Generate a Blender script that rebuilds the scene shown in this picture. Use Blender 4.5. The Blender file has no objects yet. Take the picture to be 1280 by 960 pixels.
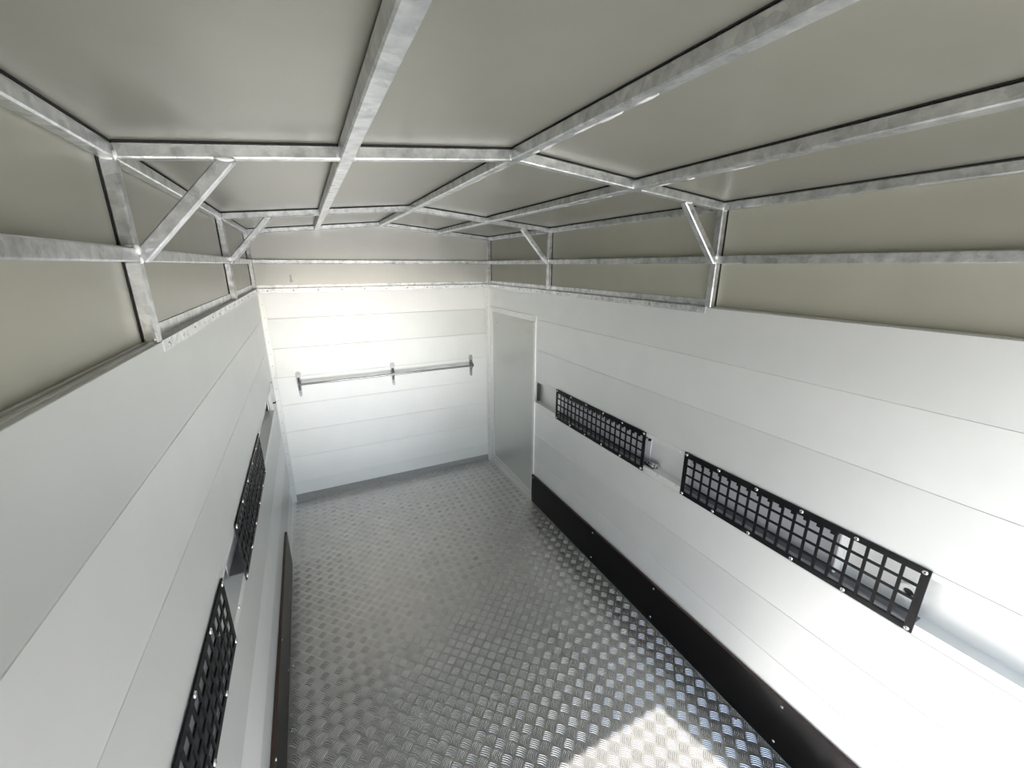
import bpy, bmesh, math, random
from mathutils import Vector, Matrix
random.seed(7)
C = bpy.context.scene.collection

# ------------------------------------------------------------------ camera
def make_camera():
    yaw, pitch, roll = .4603, .2843, .0012
    cy, sy, cp, sp = math.cos(yaw), math.sin(yaw), math.cos(pitch), math.sin(pitch)
    fw = Vector((sy*cp, cy*cp, -sp)); rt = Vector((cy, -sy, 0)); up = rt.cross(fw)
    r = math.cos(roll)*rt + math.sin(roll)*up
    u = -math.sin(roll)*rt + math.cos(roll)*up
    cam = bpy.data.cameras.new('camera'); o = bpy.data.objects.new('camera', cam); C.objects.link(o)
    cam.sensor_width = 36; cam.lens = 509.65/1280*36; cam.clip_start = .02
    m = Matrix((r, u, -fw)).transposed().to_4x4(); m.translation = Vector((-.5584, 0, 1.7972))
    o.matrix_world = m
    bpy.context.scene.camera = o
make_camera()

# ------------------------------------------------------------------ sky and sun
SUN_DIR = Vector((-.2195, .9756, 0)).normalized()       # horizontal heading of the light
SUN_ELEV = math.radians(52.3)
w = bpy.data.worlds.new('world'); bpy.context.scene.world = w; w.use_nodes = True
nt = w.node_tree; nt.nodes.clear()
wo = nt.nodes.new('ShaderNodeOutputWorld'); bg = nt.nodes.new('ShaderNodeBackground')
sky = nt.nodes.new('ShaderNodeTexSky'); sky.sky_type = 'NISHITA'; sky.sun_disc = False; sky.sun_elevation = SUN_ELEV; sky.dust_density = .4; sky.air_density = 1.2
sd = -SUN_DIR*math.cos(SUN_ELEV) + Vector((0, 0, math.sin(SUN_ELEV)))
sky.sun_rotation = math.atan2(sd.x, sd.y)
hs = nt.nodes.new('ShaderNodeHueSaturation'); hs.inputs['Saturation'].default_value = .72
nt.links.new(sky.outputs[0], hs.inputs['Color']); nt.links.new(hs.outputs[0], bg.inputs[0])
nt.links.new(bg.outputs[0], wo.inputs[0]); bg.inputs[1].default_value = .36
sl = bpy.data.lights.new('sun', 'SUN'); so = bpy.data.objects.new('sun', sl); C.objects.link(so)
sl.energy = 16.0; sl.angle = math.radians(.6); sl.color = (1, .965, .925)
so.rotation_mode = 'QUATERNION'; so.rotation_quaternion = sd.to_track_quat('Z', 'Y')
so.location = (0, -3, 5)
vs = bpy.context.scene.view_settings
vs.view_transform = 'Standard'; vs.look = 'None'; vs.gamma = 1; vs.use_curve_mapping = False
vs.exposure = .50

# ------------------------------------------------------------------ dimensions
H = .85            # half inner width
BY = 3.29          # back wall
RY = -.36          # rear opening
OUT = .877         # upper panels stand behind the posts
ZT = 1.637         # top of the plank walls
ZE = 1.990         # underside of the frame at the eaves
ZR = 2.070         # underside at the ridge
SEC = .028
SEAMS = [.010, .164, .376, .588, .800, 1.011, 1.223, 1.435, ZT]
SL = math.atan2(ZR-ZE, H)

# ------------------------------------------------------------------ materials
def mat(name):
    m = bpy.data.materials.new(name); m.use_nodes = True
    return m, m.node_tree, m.node_tree.nodes['Principled BSDF']
def ramp(n, stops):
    r = n.nodes.new('ShaderNodeValToRGB'); e = r.color_ramp.elements
    e[0].position, e[0].color = stops[0][0], (*stops[0][1], 1)
    e[1].position, e[1].color = stops[-1][0], (*stops[-1][1], 1)
    for p, c in stops[1:-1]:
        k = e.new(p); k.color = (*c, 1)
    return r
def noise(n, scale, detail=3, stretch=(1, 1, 1), rough=.5):
    tc = n.nodes.new('ShaderNodeTexCoord'); mp = n.nodes.new('ShaderNodeMapping'); mp.inputs['Scale'].default_value = stretch
    t = n.nodes.new('ShaderNodeTexNoise'); t.inputs['Scale'].default_value = scale; t.inputs['Detail'].default_value = detail
    t.inputs['Roughness'].default_value = rough
    n.links.new(tc.outputs['Object'], mp.inputs[0]); n.links.new(mp.outputs[0], t.inputs['Vector']); return t
def bump(n, b, src, strength, dist):
    k = n.nodes.new('ShaderNodeBump'); k.inputs['Strength'].default_value = strength; k.inputs['Distance'].default_value = dist
    n.links.new(src, k.inputs['Height']); n.links.new(k.outputs[0], b.inputs['Normal'])
def simple(name, col, rough=.5, metal=0, var=.0, scale=40, spec=.5):
    m, n, b = mat(name); b.inputs['Roughness'].default_value = rough; b.inputs['Metallic'].default_value = metal
    b.inputs['Specular IOR Level'].default_value = spec
    b.inputs['Base Color'].default_value = (*col, 1)
    if var:
        t = noise(n, scale); r = ramp(n, [(.3, tuple(c*(1-var) for c in col)), (.7, tuple(min(1, c*(1+var)) for c in col))])
        n.links.new(t.outputs[0], r.inputs[0]); n.links.new(r.outputs[0], b.inputs['Base Color'])
    return m
def plank_mat(name, col, rough):
    m, n, b = mat(name)
    t = noise(n, 6, 4, (1, 1, 1)); c2 = tuple(c*.97 for c in col)
    r = ramp(n, [(.3, c2), (.7, col)]); n.links.new(t.outputs[0], r.inputs[0]); n.links.new(r.outputs[0], b.inputs['Base Color'])
    b.inputs['Roughness'].default_value = rough; b.inputs['Metallic'].default_value = .66
    g = noise(n, 500, 2); bump(n, b, g.outputs[0], .05, .001)
    return m
PL = [plank_mat('white_aluminium_plank', (.88, .89, .885), .46),
      plank_mat('pale_grey_aluminium_plank', (.84, .855, .85), .44),
      plank_mat('soft_white_aluminium_plank', (.865, .875, .87), .48)]
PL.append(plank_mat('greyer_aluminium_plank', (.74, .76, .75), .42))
def sheet_mat(nm, ca, cb, met=.5):
    m, n, b = mat(nm); t = noise(n, 3.5, 5, (1, 1, 1), .6)
    r = ramp(n, [(.3, ca), (.7, cb)]); n.links.new(t.outputs[0], r.inputs[0]); n.links.new(r.outputs[0], b.inputs['Base Color'])
    b.inputs['Roughness'].default_value = .30; b.inputs['Metallic'].default_value = met
    g = noise(n, 220, 3, (1, 1, 1)); bump(n, b, g.outputs[0], .08, .001)
    return m
SHEET = sheet_mat('olive_grey_sheet', (.355, .353, .292), (.390, .387, .322), .18)
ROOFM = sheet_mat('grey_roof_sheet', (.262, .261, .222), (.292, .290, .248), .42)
BACKM = sheet_mat('cream_back_sheet', (.575, .572, .54), (.615, .61, .578))
def galv_mat():
    m, n, b = mat('galvanised_steel')
    tc = n.nodes.new('ShaderNodeTexCoord')
    v = n.nodes.new('ShaderNodeTexVoronoi'); v.inputs['Scale'].default_value = 55; n.links.new(tc.outputs['Object'], v.inputs['Vector'])
    t = noise(n, 22, 5, (1, 1, 1), .65)
    mx = n.nodes.new('ShaderNodeMath'); mx.operation = 'MULTIPLY_ADD'; mx.inputs[1].default_value = .25
    n.links.new(v.outputs['Color'], mx.inputs[0]); n.links.new(t.outputs[0], mx.inputs[2])
    r = ramp(n, [(.35, (.42, .435, .45)), (.6, (.68, .695, .705)), (.85, (.88, .89, .895))])
    n.links.new(mx.outputs[0], r.inputs[0]); n.links.new(r.outputs[0], b.inputs['Base Color'])
    b.inputs['Metallic'].default_value = .9
    rr = n.nodes.new('ShaderNodeMapRange'); rr.inputs['To Min'].default_value = .22; rr.inputs['To Max'].default_value = .42
    n.links.new(t.outputs[0], rr.inputs[0]); n.links.new(rr.outputs[0], b.inputs['Roughness'])
    g = noise(n, 35, 4, (1, 1, 1), .6); bump(n, b, g.outputs[0], .5, .003)
    return m
GALV = galv_mat()
def tread_mat():
    m, n, b = mat('tread_plate_aluminium'); t = noise(n, 9, 4, (1, 1, 1))
    r = ramp(n, [(.3, (.57, .55, .525)), (.7, (.65, .63, .60))]); n.links.new(t.outputs[0], r.inputs[0]); n.links.new(r.outputs[0], b.inputs['Base Color'])
    b.inputs['Metallic'].default_value = .84; b.inputs['Roughness'].default_value = .28
    return m
TREAD = tread_mat()
SKIRT = simple('dull_tread_skirting', (.36, .36, .355), .45, .7, .1, 60)
BAR = simple('polished_tread_bar', (.72, .72, .72), .17, .92)
BLACK = simple('black_powder_coat', (.005, .005, .006), .42, 0, spec=.2)
BOARD = simple('dark_film_faced_board', (.004, .0035, .0037), .30, 0, .15, 300, spec=.14)
EDGE = simple('brown_board_edge', (.055, .028, .020), .5)
TAPE = simple('black_sealing_tape', (.008, .008, .008), .7)
CHROME = simple('bright_steel', (.55, .55, .56), .16, 1)
STEEL = simple('grey_steel_bracket', (.33, .33, .34), .3, .9)
ZINC = simple('zinc_screw', (.78, .78, .78), .25, .8)
DARK = simple('dark_screw_socket', (.02, .02, .02), .6)
ALU = plank_mat('satin_aluminium_trim', (.76, .765, .75), .32)
DOORM = plank_mat('grey_door_panel', (.60, .61, .585), .38)
WHITE = simple('white_plastic', (.85, .85, .84), .4)
RECESS = plank_mat('channel_aluminium', (.66, .67, .68), .34)
CONC = simple('concrete_yard', (.50, .485, .46), .9, 0, .15, 3)
CAULK = simple('white_weld_residue', (.80, .80, .79), .45, .3)

# ------------------------------------------------------------------ helpers
def link(name, me, mats, parent=None):
    o = bpy.data.objects.new(name, me); C.objects.link(o)
    if mats is not None:
        for m in (mats if isinstance(mats, (list, tuple)) else [mats]): me.materials.append(m)
    if parent: o.parent = parent
    return o
def pyd(name, v, f, mats, parent=None, smooth=False, mi=None):
    me = bpy.data.meshes.new(name); me.from_pydata(v, [], f)
    if mi: me.polygons.foreach_set('material_index', mi)
    if smooth: me.polygons.foreach_set('use_smooth', [True]*len(f))
    me.update(); return link(name, me, mats, parent)
def bmo(name, bm, mats, parent=None):
    me = bpy.data.meshes.new(name); bmesh.ops.recalc_face_normals(bm, faces=bm.faces); bm.to_mesh(me); bm.free(); return link(name, me, mats, parent)
def add_box(bm, lo, hi, bev=0, M=None):
    lo, hi = Vector(lo), Vector(hi); c = (lo+hi)/2; s = hi-lo
    r = bmesh.ops.create_cube(bm, size=1); vs_ = r['verts']
    for v in vs_: v.co = Vector((v.co.x*s.x, v.co.y*s.y, v.co.z*s.z)) + c
    if M is not None: bmesh.ops.transform(bm, matrix=M, verts=vs_)
    if bev: bmesh.ops.bevel(bm, geom=list({e for v in vs_ for e in v.link_edges}), offset=bev, segments=1, affect='EDGES')
def box(name, lo, hi, m, parent=None, bev=0):
    bm = bmesh.new(); add_box(bm, lo, hi, bev); return bmo(name, bm, m, parent)
def bar_bm(bm, a, b, wn, dn, nrm, bev=.002):
    """box tube from a to b; nrm = direction of its 'dn' thickness, wn across"""
    a, b, nrm = Vector(a), Vector(b), Vector(nrm).normalized(); d = (b-a); L = d.length; d.normalize()
    s = d.cross(nrm).normalized(); nrm = s.cross(d)
    M = Matrix((s, d, nrm)).transposed().to_4x4(); M.translation = (a+b)/2
    add_box(bm, (-wn/2, -L/2, -dn/2), (wn/2, L/2, dn/2), bev, M)
def bar(name, a, b, wn, dn, nrm, m, parent, bev=.002):
    bm = bmesh.new(); bar_bm(bm, a, b, wn, dn, nrm, bev); return bmo(name, bm, m, parent)
def tube(name, pts, rad, m, parent=None, seg=10):
    pts = [Vector(p) for p in pts]; v, f = [], []; up = Vector((0, 0, 1))
    for i, p in enumerate(pts):
        d = (pts[min(i+1, len(pts)-1)] - pts[max(i-1, 0)]).normalized()
        a = d.cross(up if abs(d.z) < .9 else Vector((1, 0, 0))).normalized(); b = d.cross(a)
        for k in range(seg):
            t = 2*math.pi*k/seg; v.append(p + rad*(math.cos(t)*a+math.sin(t)*b))
    for i in range(len(pts)-1):
        for k in range(seg): f.append((i*seg+k, i*seg+(k+1) % seg, (i+1)*seg+(k+1) % seg, (i+1)*seg+k))
    f.append(tuple(range(seg))[::-1]); f.append(tuple(range((len(pts)-1)*seg, len(pts)*seg)))
    return pyd(name, v, f, m, parent, True)
def empty(name, loc=(0, 0, 0)):
    o = bpy.data.objects.new(name, None); C.objects.link(o); o.location = loc; o.empty_display_size = .1
    return o
def tag(o, label=None, cat=None, group=None, kind=None):
    if label: o['label'] = label
    if cat: o['category'] = cat
    if group: o['group'] = group
    if kind: o['kind'] = kind
    return o
def rootmesh(o, loc):
    return o

# screw meshes: profile around +Z, head rising from z=0
def screw_mesh(r, h, seg=12, socket=True):
    prof = [(r, 0), (r*.93, h*.5), (r*.6, h), (r*.36, h), (r*.30, h*.55)] if socket else [(r, 0), (r*.85, h*.6), (r*.45, h*.95)]
    v, f, mi = [], [], []
    for (rr, z) in prof:
        for k in range(seg): t = 2*math.pi*k/seg; v.append((rr*math.cos(t), rr*math.sin(t), z))
    for i in range(len(prof)-1):
        for k in range(seg): f.append((i*seg+k, i*seg+(k+1) % seg, (i+1)*seg+(k+1) % seg, (i+1)*seg+k)); mi.append(1 if socket and i == 3 else 0)
    f.append(tuple((len(prof)-1)*seg+k for k in range(seg))); mi.append(1 if socket else 0)
    me = bpy.data.meshes.new('screw'); me.from_pydata(v, [], f); me.polygons.foreach_set('material_index', mi); me.update()
    me.materials.append(ZINC); me.materials.append(DARK); return me
SC_GR = screw_mesh(.0068, .0028); SC_SM = screw_mesh(.0055, .0022); SC_FL = screw_mesh(.0062, .0016)
RIV = screw_mesh(.0034, .0014, 8, False)
def screw(me, p, n, parent, name='screw'):
    o = bpy.data.objects.new(name, me); C.objects.link(o); o.parent = parent
    o.rotation_mode = 'QUATERNION'; o.rotation_quaternion = Vector(n).to_track_quat('Z', 'Y')
    o.location = Vector(p) - (parent.location if parent else Vector((0, 0, 0))); return o

# ------------------------------------------------------------------ ground outside the trailer
g = box('ground', (-14, -22, -.42), (14, 14, -.36), CONC); tag(g, kind='structure')

# ------------------------------------------------------------------ floor with tread pattern
floor = box('floor', (-.905, RY, -.02), (.905, BY+.03, 0), TREAD); tag(floor, kind='structure')
def tread(x0, x1, y0, y1):
    v, f = [], []
    P = .060; half = .0200; hgt = .0016; hw = .0019; bow = .0036
    NS = 4
    def group(cx, cy, ang, sg):
        ca, sa = math.cos(ang), math.sin(ang)
        for k in range(5):
            off = (k-2)*.0072; base = len(v); hl = half*(1 if k in (1, 2, 3) else .92)
            for i in range(NS+1):
                t = -1+2*i/NS; lx = t*hl; ly = off + sg*bow*(1-t*t) - sg*bow*.5
                end = (i == 0 or i == NS)
                wd = hw*(.35 if end else 1); hh = 0.0002 if end else hgt
                for (dy, z) in ((-wd, 0), (-wd*.55, hh*.75), (0, hh), (wd*.55, hh*.75), (wd, 0)):
                    X = lx; Y = ly+dy
                    v.append((cx+ca*X-sa*Y, cy+sa*X+ca*Y, z+.00005))
            for i in range(NS):
                a = base+5*i; b = a+5
                for q in range(4): f.append((a+q, b+q, b+q+1, a+q+1))
    ni = int((x1-x0)/P)+2; nj = int((y1-y0)/P)+2
    ox, oy = -.0325, 1.0965
    i0 = math.ceil((x0-ox)/P)-1; j0 = math.ceil((y0-oy)/P)-1
    for i in range(i0, i0+ni+1):
        for j in range(j0, j0+nj+1):
            ax, ay = ox+i*P, oy+j*P
            for (cx, cy, an) in ((ax, ay, -math.pi/4), (ax+P/2, ay+P/2, math.pi/4)):
                if x0+.012 < cx < x1-.012 and y0+.012 < cy < y1-.012: group(cx, cy, an, 1)
    return v, f
v, f = tread(-H, H, RY, BY-.004)
tp = pyd('tread_pattern', v, f, BAR, floor, True); tag(tp, 'raised five-bar tread pattern', kind='stuff')
for y in (-.07, .31, .69, 1.07, 1.453, 1.762, 2.138, 2.517, 2.9):
    for x in (-.826, -.459, -.018, .433, .815):
        screw(SC_FL, (x, y, .0004), (0, 0, 1), floor)
# thin aluminium edge strips where floor meets the side walls
for s in (-1, 1):
    box('edge_strip', (s*H-(.004 if s > 0 else 0), (RY if s < 0 else RY), .0), (s*H+(.004 if s < 0 else 0), BY-.004, .009), ALU, floor)

# ------------------------------------------------------------------ walls
def plank(x0, x1, y0, y1, z0, z1, m, parent): return box('plank', (x0, y0, z0+.00025), (x1, y1, z1-.00025), m, parent, .0010)
CH0, CH1 = .835, .991          # channel opening
DEP = .050
def side_wall(s, name):
    skin = box(name, (min(s*.906, s*.912), RY, 0), (max(s*.906, s*.912), BY+.03, ZT-.004), RECESS); tag(skin, kind='structure')
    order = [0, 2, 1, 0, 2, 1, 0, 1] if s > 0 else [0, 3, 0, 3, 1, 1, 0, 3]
    yend = lambda z: (2.470 if s > 0 and z < 1.4 else BY-.0005)
    for i in range(8):
        z0, z1 = SEAMS[i], SEAMS[i+1]; z0 = 0 if i == 0 else z0
        ye = yend(z0); m = PL[order[i]]
        lo, hi = (H, OUT) if s > 0 else (-OUT, -H)
        if i == 4:                                    # plank formed as a load channel
            ys = RY; ye2 = ye if s > 0 else 3.10
            v, f = [], []
            prof = [(H, z0), (H, CH0), (H+DEP, CH0), (H+DEP, CH1), (H, CH1), (H, z1), (H+.055, z1), (H+.055, z0)]
            prof = [(H+.001, z0+.00025), (H, z0+.00125)]+prof[1:5]+[(H, z1-.00125), (H+.001, z1-.00025)]+[(H+.055, z1-.00025), (H+.055, z0+.00025)]
            n = len(prof)
            for y in (ys, ye2):
                for (x, z) in prof: v.append((s*x, y, z))
            for k in range(n): f.append((k, (k+1) % n, n+(k+1) % n, n+k))
            f.append(tuple(range(n))); f.append(tuple(range(2*n-1, n-1, -1)))
            bm = bmesh.new(); vv = [bm.verts.new(p) for p in v]
            for q in f: bm.faces.new([vv[k] for k in q])
            o = bmo('plank', bm, m, skin); tag(o, 'channelled load rail plank')
            if s < 0: plank(lo, hi, ye2, ye, z0, z1, m, skin)
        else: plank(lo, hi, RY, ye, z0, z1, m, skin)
    # upper sheets behind the posts, one per bay, split at the middle rail
    ys = [RY, 1.114, 2.334, BY+.03]
    lo, hi = (OUT, OUT+.004) if s > 0 else (-OUT-.004, -OUT)
    for a, b in zip(ys[:-1], ys[1:]):
        for z0, z1 in ((ZT-.004, 1.816), (1.816, ZE+.03)):
            box('upper_panel', (lo, a+.0003, z0), (hi, b-.0003, z1), SHEET, skin)
    # lip along the top of the planks in the near bay
    zc = ZT+.0018
    box('edge_strip', (min(s*.858, s*.866), RY, ZT-.001), (max(s*.858, s*.866), 1.098, zc+.001), ALU, skin, .0006)
    return skin
wl = side_wall(-1, 'wall_left'); wr = side_wall(1, 'wall_right')
for o_, sx in ((wl, -1), (wr, 1)):
    bx_ = box('edge_strip', (min(sx*.8705, sx*.8765), RY, ZT-.001), (max(sx*.8705, sx*.8765), 1.098, ZT+.0042), ALU, o_, .0006)

wb = box('wall_back', (-.905, BY+.031, 0), (.905, BY+.037, ZT-.004), RECESS); tag(wb, kind='structure')
order = [1, 0, 2, 0, 0, 2, 3, 0]
for i in range(8): plank(-H, H, BY, BY+.027, 0 if i == 0 else SEAMS[i], SEAMS[i+1], PL[order[i]], wb)
def gable_sheet(y0, y1, z0, z1l, z1r, name, parent):
    pass
# upper back sheets: below and above the middle rail, the upper one in gable shape
box('upper_panel', (-.876, BY+.028, ZT-.004), (.876, BY+.032, 1.816), BACKM, wb)
for sx in (-1, 1):
    a, b = 0, sx*.876
    zt = ZR+.033; ze = ZE+.028
    pts = [(a, 1.816), (b, 1.816), (b, ze), (a, zt)]
    v = [(x, BY+.028, z) for x, z in pts]+[(x, BY+.032, z) for x, z in pts]
    f = [(0, 1, 2, 3), (7, 6, 5, 4), (0, 4, 5, 1), (1, 5, 6, 2), (2, 6, 7, 3), (3, 7, 4, 0)]
    bm = bmesh.new(); vv = [bm.verts.new(p) for p in v]
    for q in f: bm.faces.new([vv[k] for k in q])
    bmo('upper_panel', bm, BACKM, wb)

# ------------------------------------------------------------------ rear frame of the opening (behind the camera)
rear = empty('wall_rear'); tag(rear, kind='structure')
bm = bmesh.new()
pts = [(-.88, 1.665), (.88, 1.665), (.88, ZE+.028), (0, ZR+.033), (-.88, ZE+.028)]
vv = [bm.verts.new((x, RY-.03, z)) for x, z in pts]+[bm.verts.new((x, RY, z)) for x, z in pts]
n = 5; bm.faces.new(vv[:5]); bm.faces.new(vv[5:][::-1])
for k in range(5): bm.faces.new((vv[k], vv[(k+1) % 5], vv[5+(k+1) % 5], vv[5+k]))
bmo('header_panel', bm, SHEET, rear)
for s in (-1, 1): box('jamb', (min(s*H, s*.912), RY-.03, 0), (max(s*H, s*.912), RY, 2.01), GALV, rear, .002)

# ------------------------------------------------------------------ ceiling sheets
ceil = empty('ceiling'); tag(ceil, kind='structure')
roofz = lambda x: ZR+SEC+.0035 - (ZR-ZE)/H*abs(x)
xs = [-.895, -.436, 0, .436, .895]; ys = [RY-.03, 1.114, 2.334, BY+.034]
for i in range(4):
    for j in range(3):
        x0, x1, y0, y1 = xs[i], xs[i+1], ys[j], ys[j+1]
        v = [(x, y, roofz(x)+dz) for dz in (0, .004) for (x, y) in ((x0, y0), (x1, y0), (x1, y1), (x0, y1))]
        f = [(0, 3, 2, 1), (4, 5, 6, 7), (0, 1, 5, 4), (1, 2, 6, 5), (2, 3, 7, 6), (3, 0, 4, 7)]
        pyd('roof_panel', v, f, ROOFM, ceil)

# ------------------------------------------------------------------ galvanised roof frame
fr = empty('roof_frame', (0, 1.46, ZT)); tag(fr, 'galvanised steel canopy frame of posts, rafters, purlins and braces above the white planks', 'frame')
off = Vector((0, 1.46, ZT))
def fbar(name, a, b, wn, dn, nrm, bev=.002, m=GALV):
    return bar(name, Vector(a)-off, Vector(b)-off, wn, dn, nrm, m, fr, bev)
def fbox(name, lo, hi, m=GALV, bev=.0012): return box(name, Vector(lo)-off, Vector(hi)-off, m, fr, bev)
zb = lambda x: ZR-(ZR-ZE)/H*abs(x)            # underside height
FY = [1.10, 2.32, BY+.0005]
PX = [-.436, 0, .436]
for fi, y in enumerate(FY):
    yc = y+SEC/2
    for s in (-1, 1):
        # posts, cut by the middle rail
        xi, xo = s*H, s*.8755
        a_, b_ = min(xi, xo), max(xi, xo)
        fbox('post', (a_, y, ZT+.0005 if fi else ZT-.001), (b_, y+SEC, 1.8022), bev=.003)
        fbox('post', (a_, y, 1.8298), (b_, y+SEC, ZE+.002), bev=.003)
        # rafters, cut by the purlins
        for (xa, xb) in ((0, .436), (.436, H)):
            n_ = Vector((s*math.sin(SL), 0, math.cos(SL)))
            xa2, xb2 = s*(xa+.010), s*(xb-.010 if xb < H else xb)
            fbar('rafter', Vector((xa2, yc, zb(xa2)+SEC/2)), Vector((xb2, yc, zb(xb2)+SEC/2)), SEC, SEC, n_, .0028)
            t_ = Vector((0, 0, SEC/2+.0016))
            fbar('sealing_tape', Vector((xa2, yc, zb(xa2)+SEC/2))+t_, Vector((xb2, yc, zb(xb2)+SEC/2))+t_, SEC-.001, .0030, n_, 0, TAPE)
        fbox('sealing_tape', (min(s*.875, s*.8772), y-.0035, ZT+.003), (max(s*.875, s*.8772), y+.004, ZE), TAPE, 0)
        if fi < 2:
            # diagonal brace
            A = Vector((s*.672, yc, zb(.67)-.002)); B = Vector((s*.846, yc, 1.812))
            fbar('brace', A+(A-B).normalized()*.012, B+(B-A).normalized()*.006, SEC-.002, SEC-.001, (0, 1, 0), .0028)
# purlins
for x in PX:
    s = (x > 0)-(x < 0); n_ = Vector((s*math.sin(SL), 0, math.cos(SL)))
    c = zb(x)+SEC/2-.0006
    fbar('purlin', (x, RY, c), (x, BY+.027, c), .032 if x else .030, SEC, n_, .0028)
    fbar('sealing_tape', (x, RY, c+SEC/2+.002), (x, BY+.02, c+SEC/2+.002), .029, .003, n_, 0, TAPE)
for s in (-1, 1):
    xi, xo = s*H, s*.8765; a_, b_ = min(xi, xo), max(xi, xo)
    fbox('eave_rail', (a_, RY, ZE), (b_, BY+.027, ZE+SEC-.001), bev=.0028)
    fbox('sealing_tape', (a_+.001, RY, ZE+SEC-.001), (b_-.001, BY+.027, ZE+SEC+.003), TAPE, 0)
    fbox('middle_rail', (a_, RY, 1.802), (b_, BY+.027, 1.830), bev=.003)
    # sill flange with outer upstand and inner screwed leg, from the near frame to the back
    t = .0016; y0, y1 = 1.118, BY-.0
    def prof_obj(prof, nm='sill_flange'):
        n = len(prof); bm = bmesh.new()
        vv = [bm.verts.new((s*x, y, z)-off if False else Vector((s*x, y, z))-off) for y in (y0, y1) for (x, z) in prof]
        for k in range(n): bm.faces.new((vv[k], vv[(k+1) % n], vv[n+(k+1) % n], vv[n+k]))
        bm.faces.new(vv[:n]); bm.faces.new(vv[n:][::-1]); return bmo(nm, bm, GALV, fr)
    prof_obj([(H-.0018, ZT-.022), (H-.0002, ZT-.022), (H-.0002, ZT+.0004), (.8750, ZT+.0004), (.8750, ZT+.028), (.8767, ZT+.028), (.8767, ZT+.0002), (.8767, ZT+.0022), (.8744, ZT+.0022), (H-.0018, ZT+.0022)][:7]+[(.8735, ZT+.028)][:0]+[(.8767, ZT+.0), (H-.0002, ZT+.0)][:0]+[(.8767, ZT+.0004), (.8735, ZT+.0022), (H-.0018, ZT+.0022)]) if False else None
    bm = bmesh.new()
    def ab(lo, hi):
        lo, hi = Vector(lo), Vector(hi); l2 = Vector((min(lo.x*s, hi.x*s), lo.y, lo.z)); h2 = Vector((max(lo.x*s, hi.x*s), hi.y, hi.z)); add_box(bm, l2-off, h2-off, .0004)
    ab((H-.0022, y0, ZT-.023), (H-.0002, y1-.004, ZT+.0024)); ab((H-.0010, y0, ZT+.0004), (.8762, y1+.026, ZT+.0024)); ab((.8738, y0, ZT+.0010), (.8765, y1+.026, ZT+.029))
    bmo('sill_flange', bm, GALV, fr)
    k = 0
    while 1.16+k*.13 < BY-.03:
        screw(SC_SM if k % 2 == 0 else RIV, (s*(H-.0022), 1.16+k*.13, ZT-.011+(random.random()-.5)*.003), (-s, 0, 0), fr); k += 1
# back rails
fbox('middle_rail', (-H, BY+.0005, 1.802), (H, BY+.0275, 1.830), bev=.003)
bm = bmesh.new()
add_box(bm, Vector((-H+.002, BY-.0022, ZT-.026))-off, Vector((H-.002, BY-.0002, ZT+.0024))-off, .0004)
add_box(bm, Vector((-H, BY-.001, ZT+.0004))-off, Vector((H, BY+.0275, ZT+.0024))-off, .0004)
add_box(bm, Vector((-H, BY+.0255, ZT+.001))-off, Vector((H, BY+.0275, ZT+.024))-off, .0004)
bmo('sill_flange', bm, GALV, fr)
for k in range(11): screw(SC_SM, (-.79+k*.158, BY-.0022, ZT-.013), (0, -1, 0), fr)
for x in (-.857, -.869): screw(RIV, (x, 1.10, ZT+.008), (0, -1, 0), fr)
# weld beads at the joints
def bead(p, r, sc=(1, 1, 1), sub=2):
    bm = bmesh.new(); bmesh.ops.create_icosphere(bm, subdivisions=sub, radius=r)
    for v in bm.verts:
        k = 1+.45*(random.random()-.5); v.co = Vector((v.co.x*sc[0], v.co.y*sc[1], v.co.z*sc[2]))*k
    bmesh.ops.translate(bm, verts=bm.verts, vec=Vector(p)-off)
    for f_ in bm.faces: f_.smooth = True
    return bmo('weld_bead', bm, CAULK, fr)
for y in FY[:2]:
    q = 1 if y < 2 else .7
    for s in (-1, 1):
        bead((s*.849, y, 1.826), .0068*q, (1, .6, 1.5)); bead((s*.846, y, 1.806), .0045*q, (.8, .6, 1.7))
        bead((s*.848, y, ZE+.006), .0042*q, (1, .6, 2.2)); bead((s*.862, y-.0005, ZE-.001), .0036*q, (3, .6, .8))
        bead((s*.672, y, zb(.672)-.001), .0040*q, (4.5, .6, 1)); bead((s*.455, y, zb(.45)+.004), .0034*q, (.8, .6, 2.2)); bead((s*.417, y, zb(.41)+.004), .0034*q, (.8, .6, 2.2))
        bead((s*.018, y, ZR+.006), .0034*q, (.8, .6, 2.4)); bead((s*.862, y, 1.832), .0030*q, (2.6, .6, .9))
for y in (.62, .72, .80, .95, 1.22, 1.4, 1.6, 1.85):
    bead((.006+.006*random.random(), y, ZR-.0008), .0036, (1.2+random.random()*.8, 7+5*random.random(), .4), 3)
for y in (.75, 1.0, 1.4):
    bead((.440+.008*random.random(), y, zb(.44)-.0012), .0036, (1.2, 9, .4), 3)
for y in (1.25, 1.52, 1.9, .9):
    bead((.438+random.random()*.008, y, zb(.438)-.001), .0035, (1.2, 4, .6)); bead((.004, y+.1, ZR-.001), .0038, (1.2, 5, .6))
for k in range(5): bead((-.853-.001*k, 1.62+.022*k, ZE+.004*(k % 2)), .0034, (.5, 2.2, 1.0))

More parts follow.
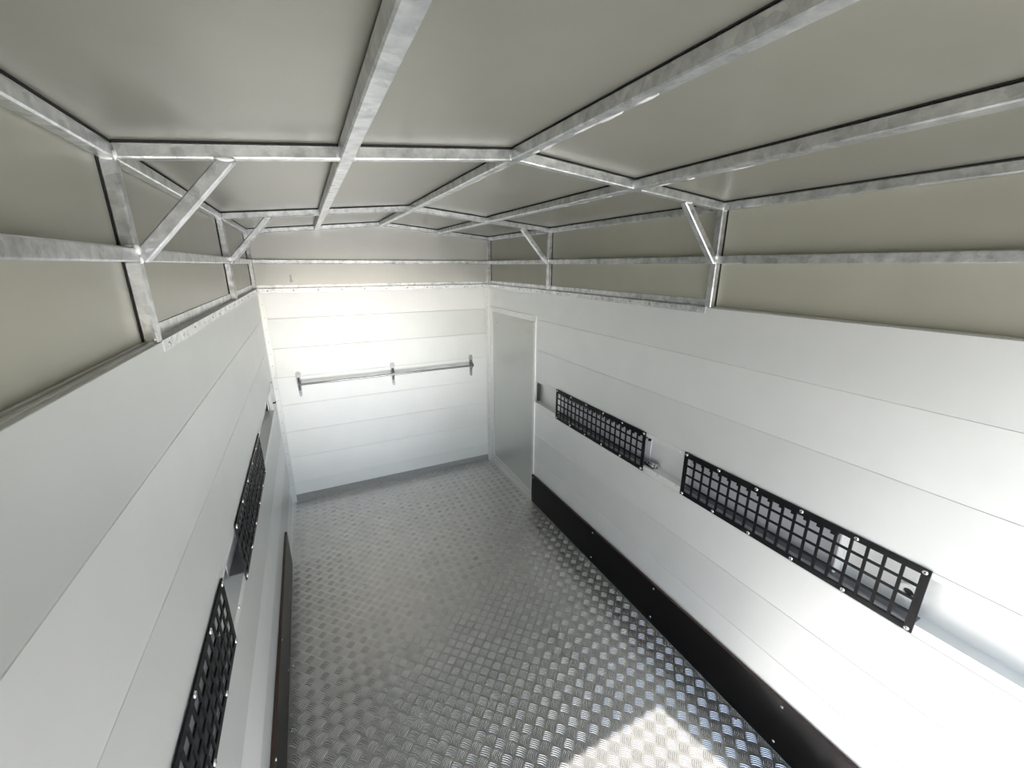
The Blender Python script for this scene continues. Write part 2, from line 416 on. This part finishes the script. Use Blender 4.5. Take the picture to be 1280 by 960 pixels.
# ------------------------------------------------------------------ tread skirting at the back, corner trims
bb = box('baseboard_back', (-H+.0305, BY-.004, 0), (H-.0305, BY, .060), SKIRT, None, .0006); tag(bb, kind='structure')
v, f = tread(-H+.03, H-.03, .008, .066)
v = [(x, BY-.004-z, y-.006) for (x, y, z) in v]
tp2 = pyd('tread_pattern', v, [tuple(reversed(q)) for q in f], SKIRT, bb, True); tag(tp2, 'raised five-bar tread pattern', kind='stuff')
for k in range(5): screw(RIV, (-.72+k*.36, BY-.0045, .012), (0, -1, 0), bb)
for i, s in enumerate((-1, 1)):
    bm = bmesh.new()
    add_box(bm, (min(s*H, s*(H-.032)), BY-.003, .0), (max(s*H, s*(H-.032)), BY, ZT-.027), .0005)
    add_box(bm, (min(s*H, s*(H-.003)), BY-.030, .0), (max(s*H, s*(H-.003)), BY-.0029, ZT-.027), .0005)
    t_ = bmo('trim_%d' % (i+1), bm, ALU); tag(t_, kind='structure')
    for k in range(18): screw(RIV, (s*(H-.017), BY-.003, .07+k*.086), (0, -1, 0), t_, 'rivet')

# ------------------------------------------------------------------ door in the right wall
dr = empty('door_1', (H, 2.86, 0)); tag(dr, 'narrow grey side door with riveted aluminium frame', kind='structure'); do = Vector((H, 2.86, 0))
def dbox(name, lo, hi, m, bev=.0008): return box(name, Vector(lo)-do, Vector(hi)-do, m, dr, bev)
D0, D1, DZ = 2.462, 3.256, 1.458
dbox('door_panel', (H+.001, 2.47, .06), (H+.02, 3.2515, 1.434), DOORM)
dbox('frame_rail', (H-.005, D0, DZ-.040), (H+.001, D1, DZ), ALU)
dbox('frame_rail', (H-.005, D0, .010), (H+.001, D1, .045), ALU)
dbox('frame_rail', (H-.003, D0+.03, .049), (H+.001, D1-.05, .085), ALU)
dbox('frame_stile', (H-.007, D0, .0455), (H+.001, D0+.028, DZ-.0405), ALU)
dbox('frame_stile', (H-.007, D1-.052, .0455), (H+.001, D1-.034, DZ-.0405), ALU)
dbox('frame_stile', (H-.003, D1-.033, .0455), (H+.001, D1, DZ-.0405), ALU)
dbox('jamb_filler', (H+.001, 2.4705, 0), (H+.02, 3.289, .0595), DOORM); dbox('jamb_filler', (H+.001, 3.2525, .0605), (H+.02, 3.289, 1.434), DOORM)
for k in range(10): screw(RIV, (H-.007, D0+.014, .12+k*.14), (-1, 0, 0), dr, 'rivet')
for k in range(6): screw(RIV, (H-.005, D0+.05+k*.13, DZ-.015), (-1, 0, 0), dr, 'rivet')
for z in (.17, 1.33):
    for y in (2.55, 3.14): screw(SC_SM, (H+.001, y, z), (-1, 0, 0), dr)
screw(SC_SM, (H+.001, 2.56, .30), (-1, 0, 0), dr)

# ------------------------------------------------------------------ kick boards
def kickboard(s, y1, label):
    r = empty('kickboard', (s*H, (y1+RY)/2, 0)); tag(r, label, 'board'); o0 = r.location.copy()
    zt = .245; th = .013
    x0, x1 = sorted((s*(H-.0005), s*(H-th)))
    bm = bmesh.new(); add_box(bm, Vector((x0, RY+.01, .0095))-o0, Vector((x1, y1, zt))-o0, .001)
    b = bmo('board', bm, [BOARD, EDGE], r)
    for p in b.data.polygons:
        if p.normal.z > .5: p.material_index = 1
    for y in (y1-.022, 1.70, 1.197, .555, -.09):
        for z in (.222, .045): screw(SC_SM, (s*(H-th), y, z), (-s, 0, 0), r)
kickboard(1, 2.470, 'black kickboard along the foot of the right wall, below the grilles')
kickboard(-1, 2.505, 'dark brown kickboard along the foot of the left wall, seen edge-on')

# ------------------------------------------------------------------ black mesh grilles over the channels
NC, NR = 19, 4
def grille_mesh(s):
    L, Z0, Z1 = .8135, .806, 1.0126; Hh = Z1-Z0
    my, mz, bw, bz = .019, .019, .0085, .0080
    cw = (L-2*my+bw)/NC; ch = (Hh-2*mz+bz)/NR
    ys_, zs_ = [0], [0]
    for c in range(NC): ys_ += [my+c*cw, my+c*cw+cw-bw]
    for c in range(NR): zs_ += [mz+c*ch, mz+c*ch+ch-bz]
    ys_.append(L); zs_.append(Hh)
    ny, nz = len(ys_)-1, len(zs_)-1
    solid = lambda i, j: 0 <= i < ny and 0 <= j < nz and not (i % 2 == 1 and j % 2 == 1)
    th = .004; v, f = [], []
    idx = lambda i, j, k: (k*(nz+1)+j)*(ny+1)+i
    for k in (0, 1):
        for z in zs_:
            for y in ys_: v.append((-s*th*k, y, z))
    for i in range(ny):
        for j in range(nz):
            if not solid(i, j): continue
            f.append((idx(i, j, 0), idx(i+1, j, 0), idx(i+1, j+1, 0), idx(i, j+1, 0)))
            f.append((idx(i, j, 1), idx(i, j+1, 1), idx(i+1, j+1, 1), idx(i+1, j, 1)))
            for (di, dj, a, b) in ((-1, 0, (i, j), (i, j+1)), (1, 0, (i+1, j+1), (i+1, j)), (0, -1, (i+1, j), (i, j)), (0, 1, (i, j+1), (i+1, j+1))):
                if not solid(i+di, j+dj): f.append((idx(*a, 0), idx(*b, 0), idx(*b, 1), idx(*a, 1)))
    bm = bmesh.new(); vv = [bm.verts.new(p) for p in v]
    for q in f: bm.faces.new([vv[k] for k in q])
    bmesh.ops.recalc_face_normals(bm, faces=bm.faces)
    me = bpy.data.meshes.new('mesh_plate'); bm.to_mesh(me); bm.free(); me.materials.append(BLACK); return me
GM = {1: grille_mesh(1), -1: grille_mesh(-1)}
def comb_mesh(L, up):
    # toothed black strip running behind the mesh, one notch per column
    bm = bmesh.new(); add_box(bm, (-.001, 0, 0), (.001, L, .014)); n = int(L/.0412)
    for k in range(n):
        y = .012+k*.0412; z0, z1 = (-.010, .0) if up else (.014, .024)
        add_box(bm, (-.001, y, z0), (.001, y+.012, z1))
    me = bpy.data.meshes.new('toothed_strip'); bmesh.ops.recalc_face_normals(bm, faces=bm.faces); bm.to_mesh(me); bm.free(); me.materials.append(BLACK); return me
GG = 'black mesh grilles over the wall channels'
def grille(s, y0, label, tray=(0, .8135)):
    r = empty('wall_grille', (s*(H-.0014), y0, .806)); tag(r, label, 'grille', GG)
    p = bpy.data.objects.new('mesh_plate', GM[s]); C.objects.link(p); p.parent = r
    L = .8135
    for z in (.0095, .197):
        for k in range(6):
            o = bpy.data.objects.new('screw', SC_GR); C.objects.link(o); o.parent = r; o.location = (-s*.004, .012+k*(L-.024)/5, z)
            o.rotation_mode = 'QUATERNION'; o.rotation_quaternion = Vector((-s, 0, 0)).to_track_quat('Z', 'Y')
    a, b = tray
    tl = b-a
    x0, x1 = sorted((s*.0415, s*.0445))
    box('backing_plate', (x0, a, .036), (x1, b, .178), TRAYM, r, .0005)
    x0, x1 = sorted((s*.0024, s*.0412)); box('ledge_shade_strip', (x0, .002, .0295), (x1, L-.002, .0325), LEDGE_GREY, r, .0003)  # added dark strip: shade on the channel ledge put into its colour
    o = bpy.data.objects.new('toothed_strip', comb_mesh(tl, True)); C.objects.link(o); o.parent = r; o.location = (s*.014, a, .172)
    x0, x1 = sorted((s*.0002, s*.0012)); box('dark_lip_plate', (x0, .002, .0015), (x1, L-.002, .0292), LEDGE_GREY, r)  # dark plate laid over the lower channel lip behind the mesh
LEDGE_GREY = simple('ledge_shade_and_lip_grey', (.16, .165, .175), .4, .4)  # grey holding the painted ledge shade, shared with the lip plate
TRAYM = simple('blue_grey_backing', (.62, .64, .68), .35, .4)
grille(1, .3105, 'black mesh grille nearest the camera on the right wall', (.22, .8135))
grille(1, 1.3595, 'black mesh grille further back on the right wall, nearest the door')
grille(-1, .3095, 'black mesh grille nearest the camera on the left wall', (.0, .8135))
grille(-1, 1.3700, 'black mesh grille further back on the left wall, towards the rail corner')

# fittings inside the right channel
def tagged(o, l, c, g_=None): tag(o, l, c, g_); return o
o = box('channel_bracket', (H+.0165, .521, .8355), (H+.0495, .527, .985), WHITE, None, .001); tagged(o, 'white upright bracket inside the right channel, seen through the near grille', 'bracket')
bm = bmesh.new()
def ring(bm, c, ax, r0, r1, th, seg=24):
    c = Vector(c); ax = Vector(ax).normalized(); a = ax.orthogonal().normalized(); b = ax.cross(a); V = []
    for (r_, h_) in ((r0, 0), (r1, 0), (r1, th), (r0, th)):
        V.append([bm.verts.new(c+ax*h_+r_*(math.cos(2*math.pi*k/seg)*a+math.sin(2*math.pi*k/seg)*b)) for k in range(seg)])
    for i in range(4):
        for k in range(seg): bm.faces.new((V[i][k], V[i][(k+1) % seg], V[(i+1) % 4][(k+1) % seg], V[(i+1) % 4][k]))
gr = empty('cable_grommet', (H+DEP, .352, .895)); tagged(gr, 'round white grommet with dark hole behind the near end of the right grille', 'grommet')
ring(bm, (0, 0, 0), (-1, 0, 0), .013, .025, .014); bmo('rim', bm, WHITE, gr)
bm = bmesh.new(); bmesh.ops.create_cone(bm, cap_ends=True, segments=20, radius1=.0129, radius2=.0129, depth=.002, matrix=Matrix.Translation((-.0012, 0, 0)) @ Matrix.Rotation(math.pi/2, 4, 'Y')); bmo('hole', bm, DARK, gr)
# latch pieces in the gap between the two right grilles
cl = empty('rail_clamp', (H+.025, 1.33, CH0)); tagged(cl, 'shiny steel clamp on the right channel ledge between the two grilles', 'clamp')
tube('clamp_body', [(0, -.030, .013), (0, .045, .013)], .012, CHROME, cl, 14)
bm = bmesh.new(); ring(bm, (0, -.031, .013), (0, 1, 0), .008, .0145, .008); bmo('collar', bm, CHROME, cl)
box('foot', (-.014, -.026, .0), (.014, .03, .003), CHROME, cl, .0005)
kb = empty('channel_bolt', (H+.018, 1.352, CH1)); tagged(kb, 'small black-headed bolt hanging under the upper lip of the right channel', 'bolt')
tube('shank', [(0, 0, 0), (0, 0, -.012)], .004, CHROME, kb, 8); tube('head', [(0, 0, -.0118), (0, 0, -.022)], .008, BLACK, kb, 10)
for (y, z) in ((1.275, .998), (1.155, .998), (1.265, .829), (1.155, .829), (1.05, .998)):
    screw(RIV, (H, y, z), (-1, 0, 0), wr, 'rivet')
screw(SC_SM, (-H, 1.235, .822), (1, 0, 0), wl)
for z in (.998, .823):
    o = box('end_clip', (H-.0035, 2.176, z-.007), (H-.0002, 2.206, z+.007), WHITE, None, .0008)
    tagged(o, 'small white clip at the %s corner of the far right grille beside the door' % ('upper' if z > .9 else 'lower'), 'clip')
eb = empty('channel_end_bracket', (-H, 3.08, .90)); tagged(eb, 'white end bracket at the back end of the left wall channel', 'bracket')
box('plate', (.0003, -.012, .0), (.014, .012, .135), WHITE, eb, .0012); box('foot', (.0003, -.014, -.010), (.018, .014, -.0002), BLACK, eb, .001)

# ------------------------------------------------------------------ hanging rail on the back wall
hr = empty('hanging_rail', (0, BY, .96)); tagged(hr, 'long steel hanging rail on three brackets across the white back wall', 'rail')
def bracket(x):
    # rounded plate standing off a little, with a nose carrying the rod
    v, f = [], []; N = 10; wd = .0170; out = []
    for k in range(N+1): t = math.pi*k/N; out.append((wd*math.cos(t), .066+wd*math.sin(t)))
    for k in range(N+1): t = math.pi+math.pi*k/N; out.append((wd*.62*math.cos(t), -.088+wd*1.1*math.sin(t)))
    n = len(out); bm = bmesh.new()
    a = [bm.verts.new((x+p, -.0002, q)) for p, q in out]; b = [bm.verts.new((x+p*.93, -.0045, q)) for p, q in out]
    bm.faces.new(a); bm.faces.new(b[::-1])
    for k in range(n): bm.faces.new((a[k], a[(k+1) % n], b[(k+1) % n], b[k]))
    o = bmo('bracket', bm, STEEL, hr)
    bm = bmesh.new()
    pr = [(-.0045, .040), (-.030, .022), (-.052, .012), (-.062, -.004), (-.052, -.016), (-.030, -.020), (-.0045, -.062)]
    a = [bm.verts.new((x-.006, y, z)) for y, z in pr]; b = [bm.verts.new((x+.006, y, z)) for y, z in pr]
    bm.faces.new(a); bm.faces.new(b[::-1])
    for k in range(len(pr)): bm.faces.new((a[k], a[(k+1) % len(pr)], b[(k+1) % len(pr)], b[k]))
    bmesh.ops.bevel(bm, geom=bm.edges[:], offset=.0015, segments=1, affect='EDGES')
    bmo('nose', bm, STEEL, o)
    for z in (.062, -.078): 
        k = bpy.data.objects.new('screw', SC_SM); C.objects.link(k); k.parent = o; k.location = (x, -.0045, z)
        k.rotation_mode = 'QUATERNION'; k.rotation_quaternion = Vector((0, -1, 0)).to_track_quat('Z', 'Y')
for x in (-.682, -.004, .668): bracket(x)
R_ = .0086; pts = [(-.682, -.030, .0), (-.680, -.044, .0), (-.672, -.054, .0), (-.655, -.059, .0)]
tube('rod', pts+[(-.2, -.059, 0), (.2, -.059, 0)]+[(-p[0]-.014, p[1], p[2]) for p in reversed(pts)], R_, CHROME, hr, 12)

# ------------------------------------------------------------------ loose label on the upper back sheet
v, f = [], []
for i in range(7):
    z = i*.008; y = -.0012-.010*max(0, (i-3)/3)**2
    for xo in (0, .016+.003*math.sin(i)): v += [(xo, y, z), (xo, y+.0009, z)]
for i in range(6):
    a = i*4; f += [(a, a+2, a+6, a+4), (a+1, a+5, a+7, a+3), (a, a+4, a+5, a+1), (a+2, a+3, a+7, a+6)]
f += [(0, 1, 3, 2), (24, 26, 27, 25)]
st = pyd('tape_scrap', v, f, WHITE, None, True); st.location = (-.645, BY+.0278, 1.678)
tagged(st, 'curled scrap of white tape stuck on the upper back sheet at the left', 'tape')
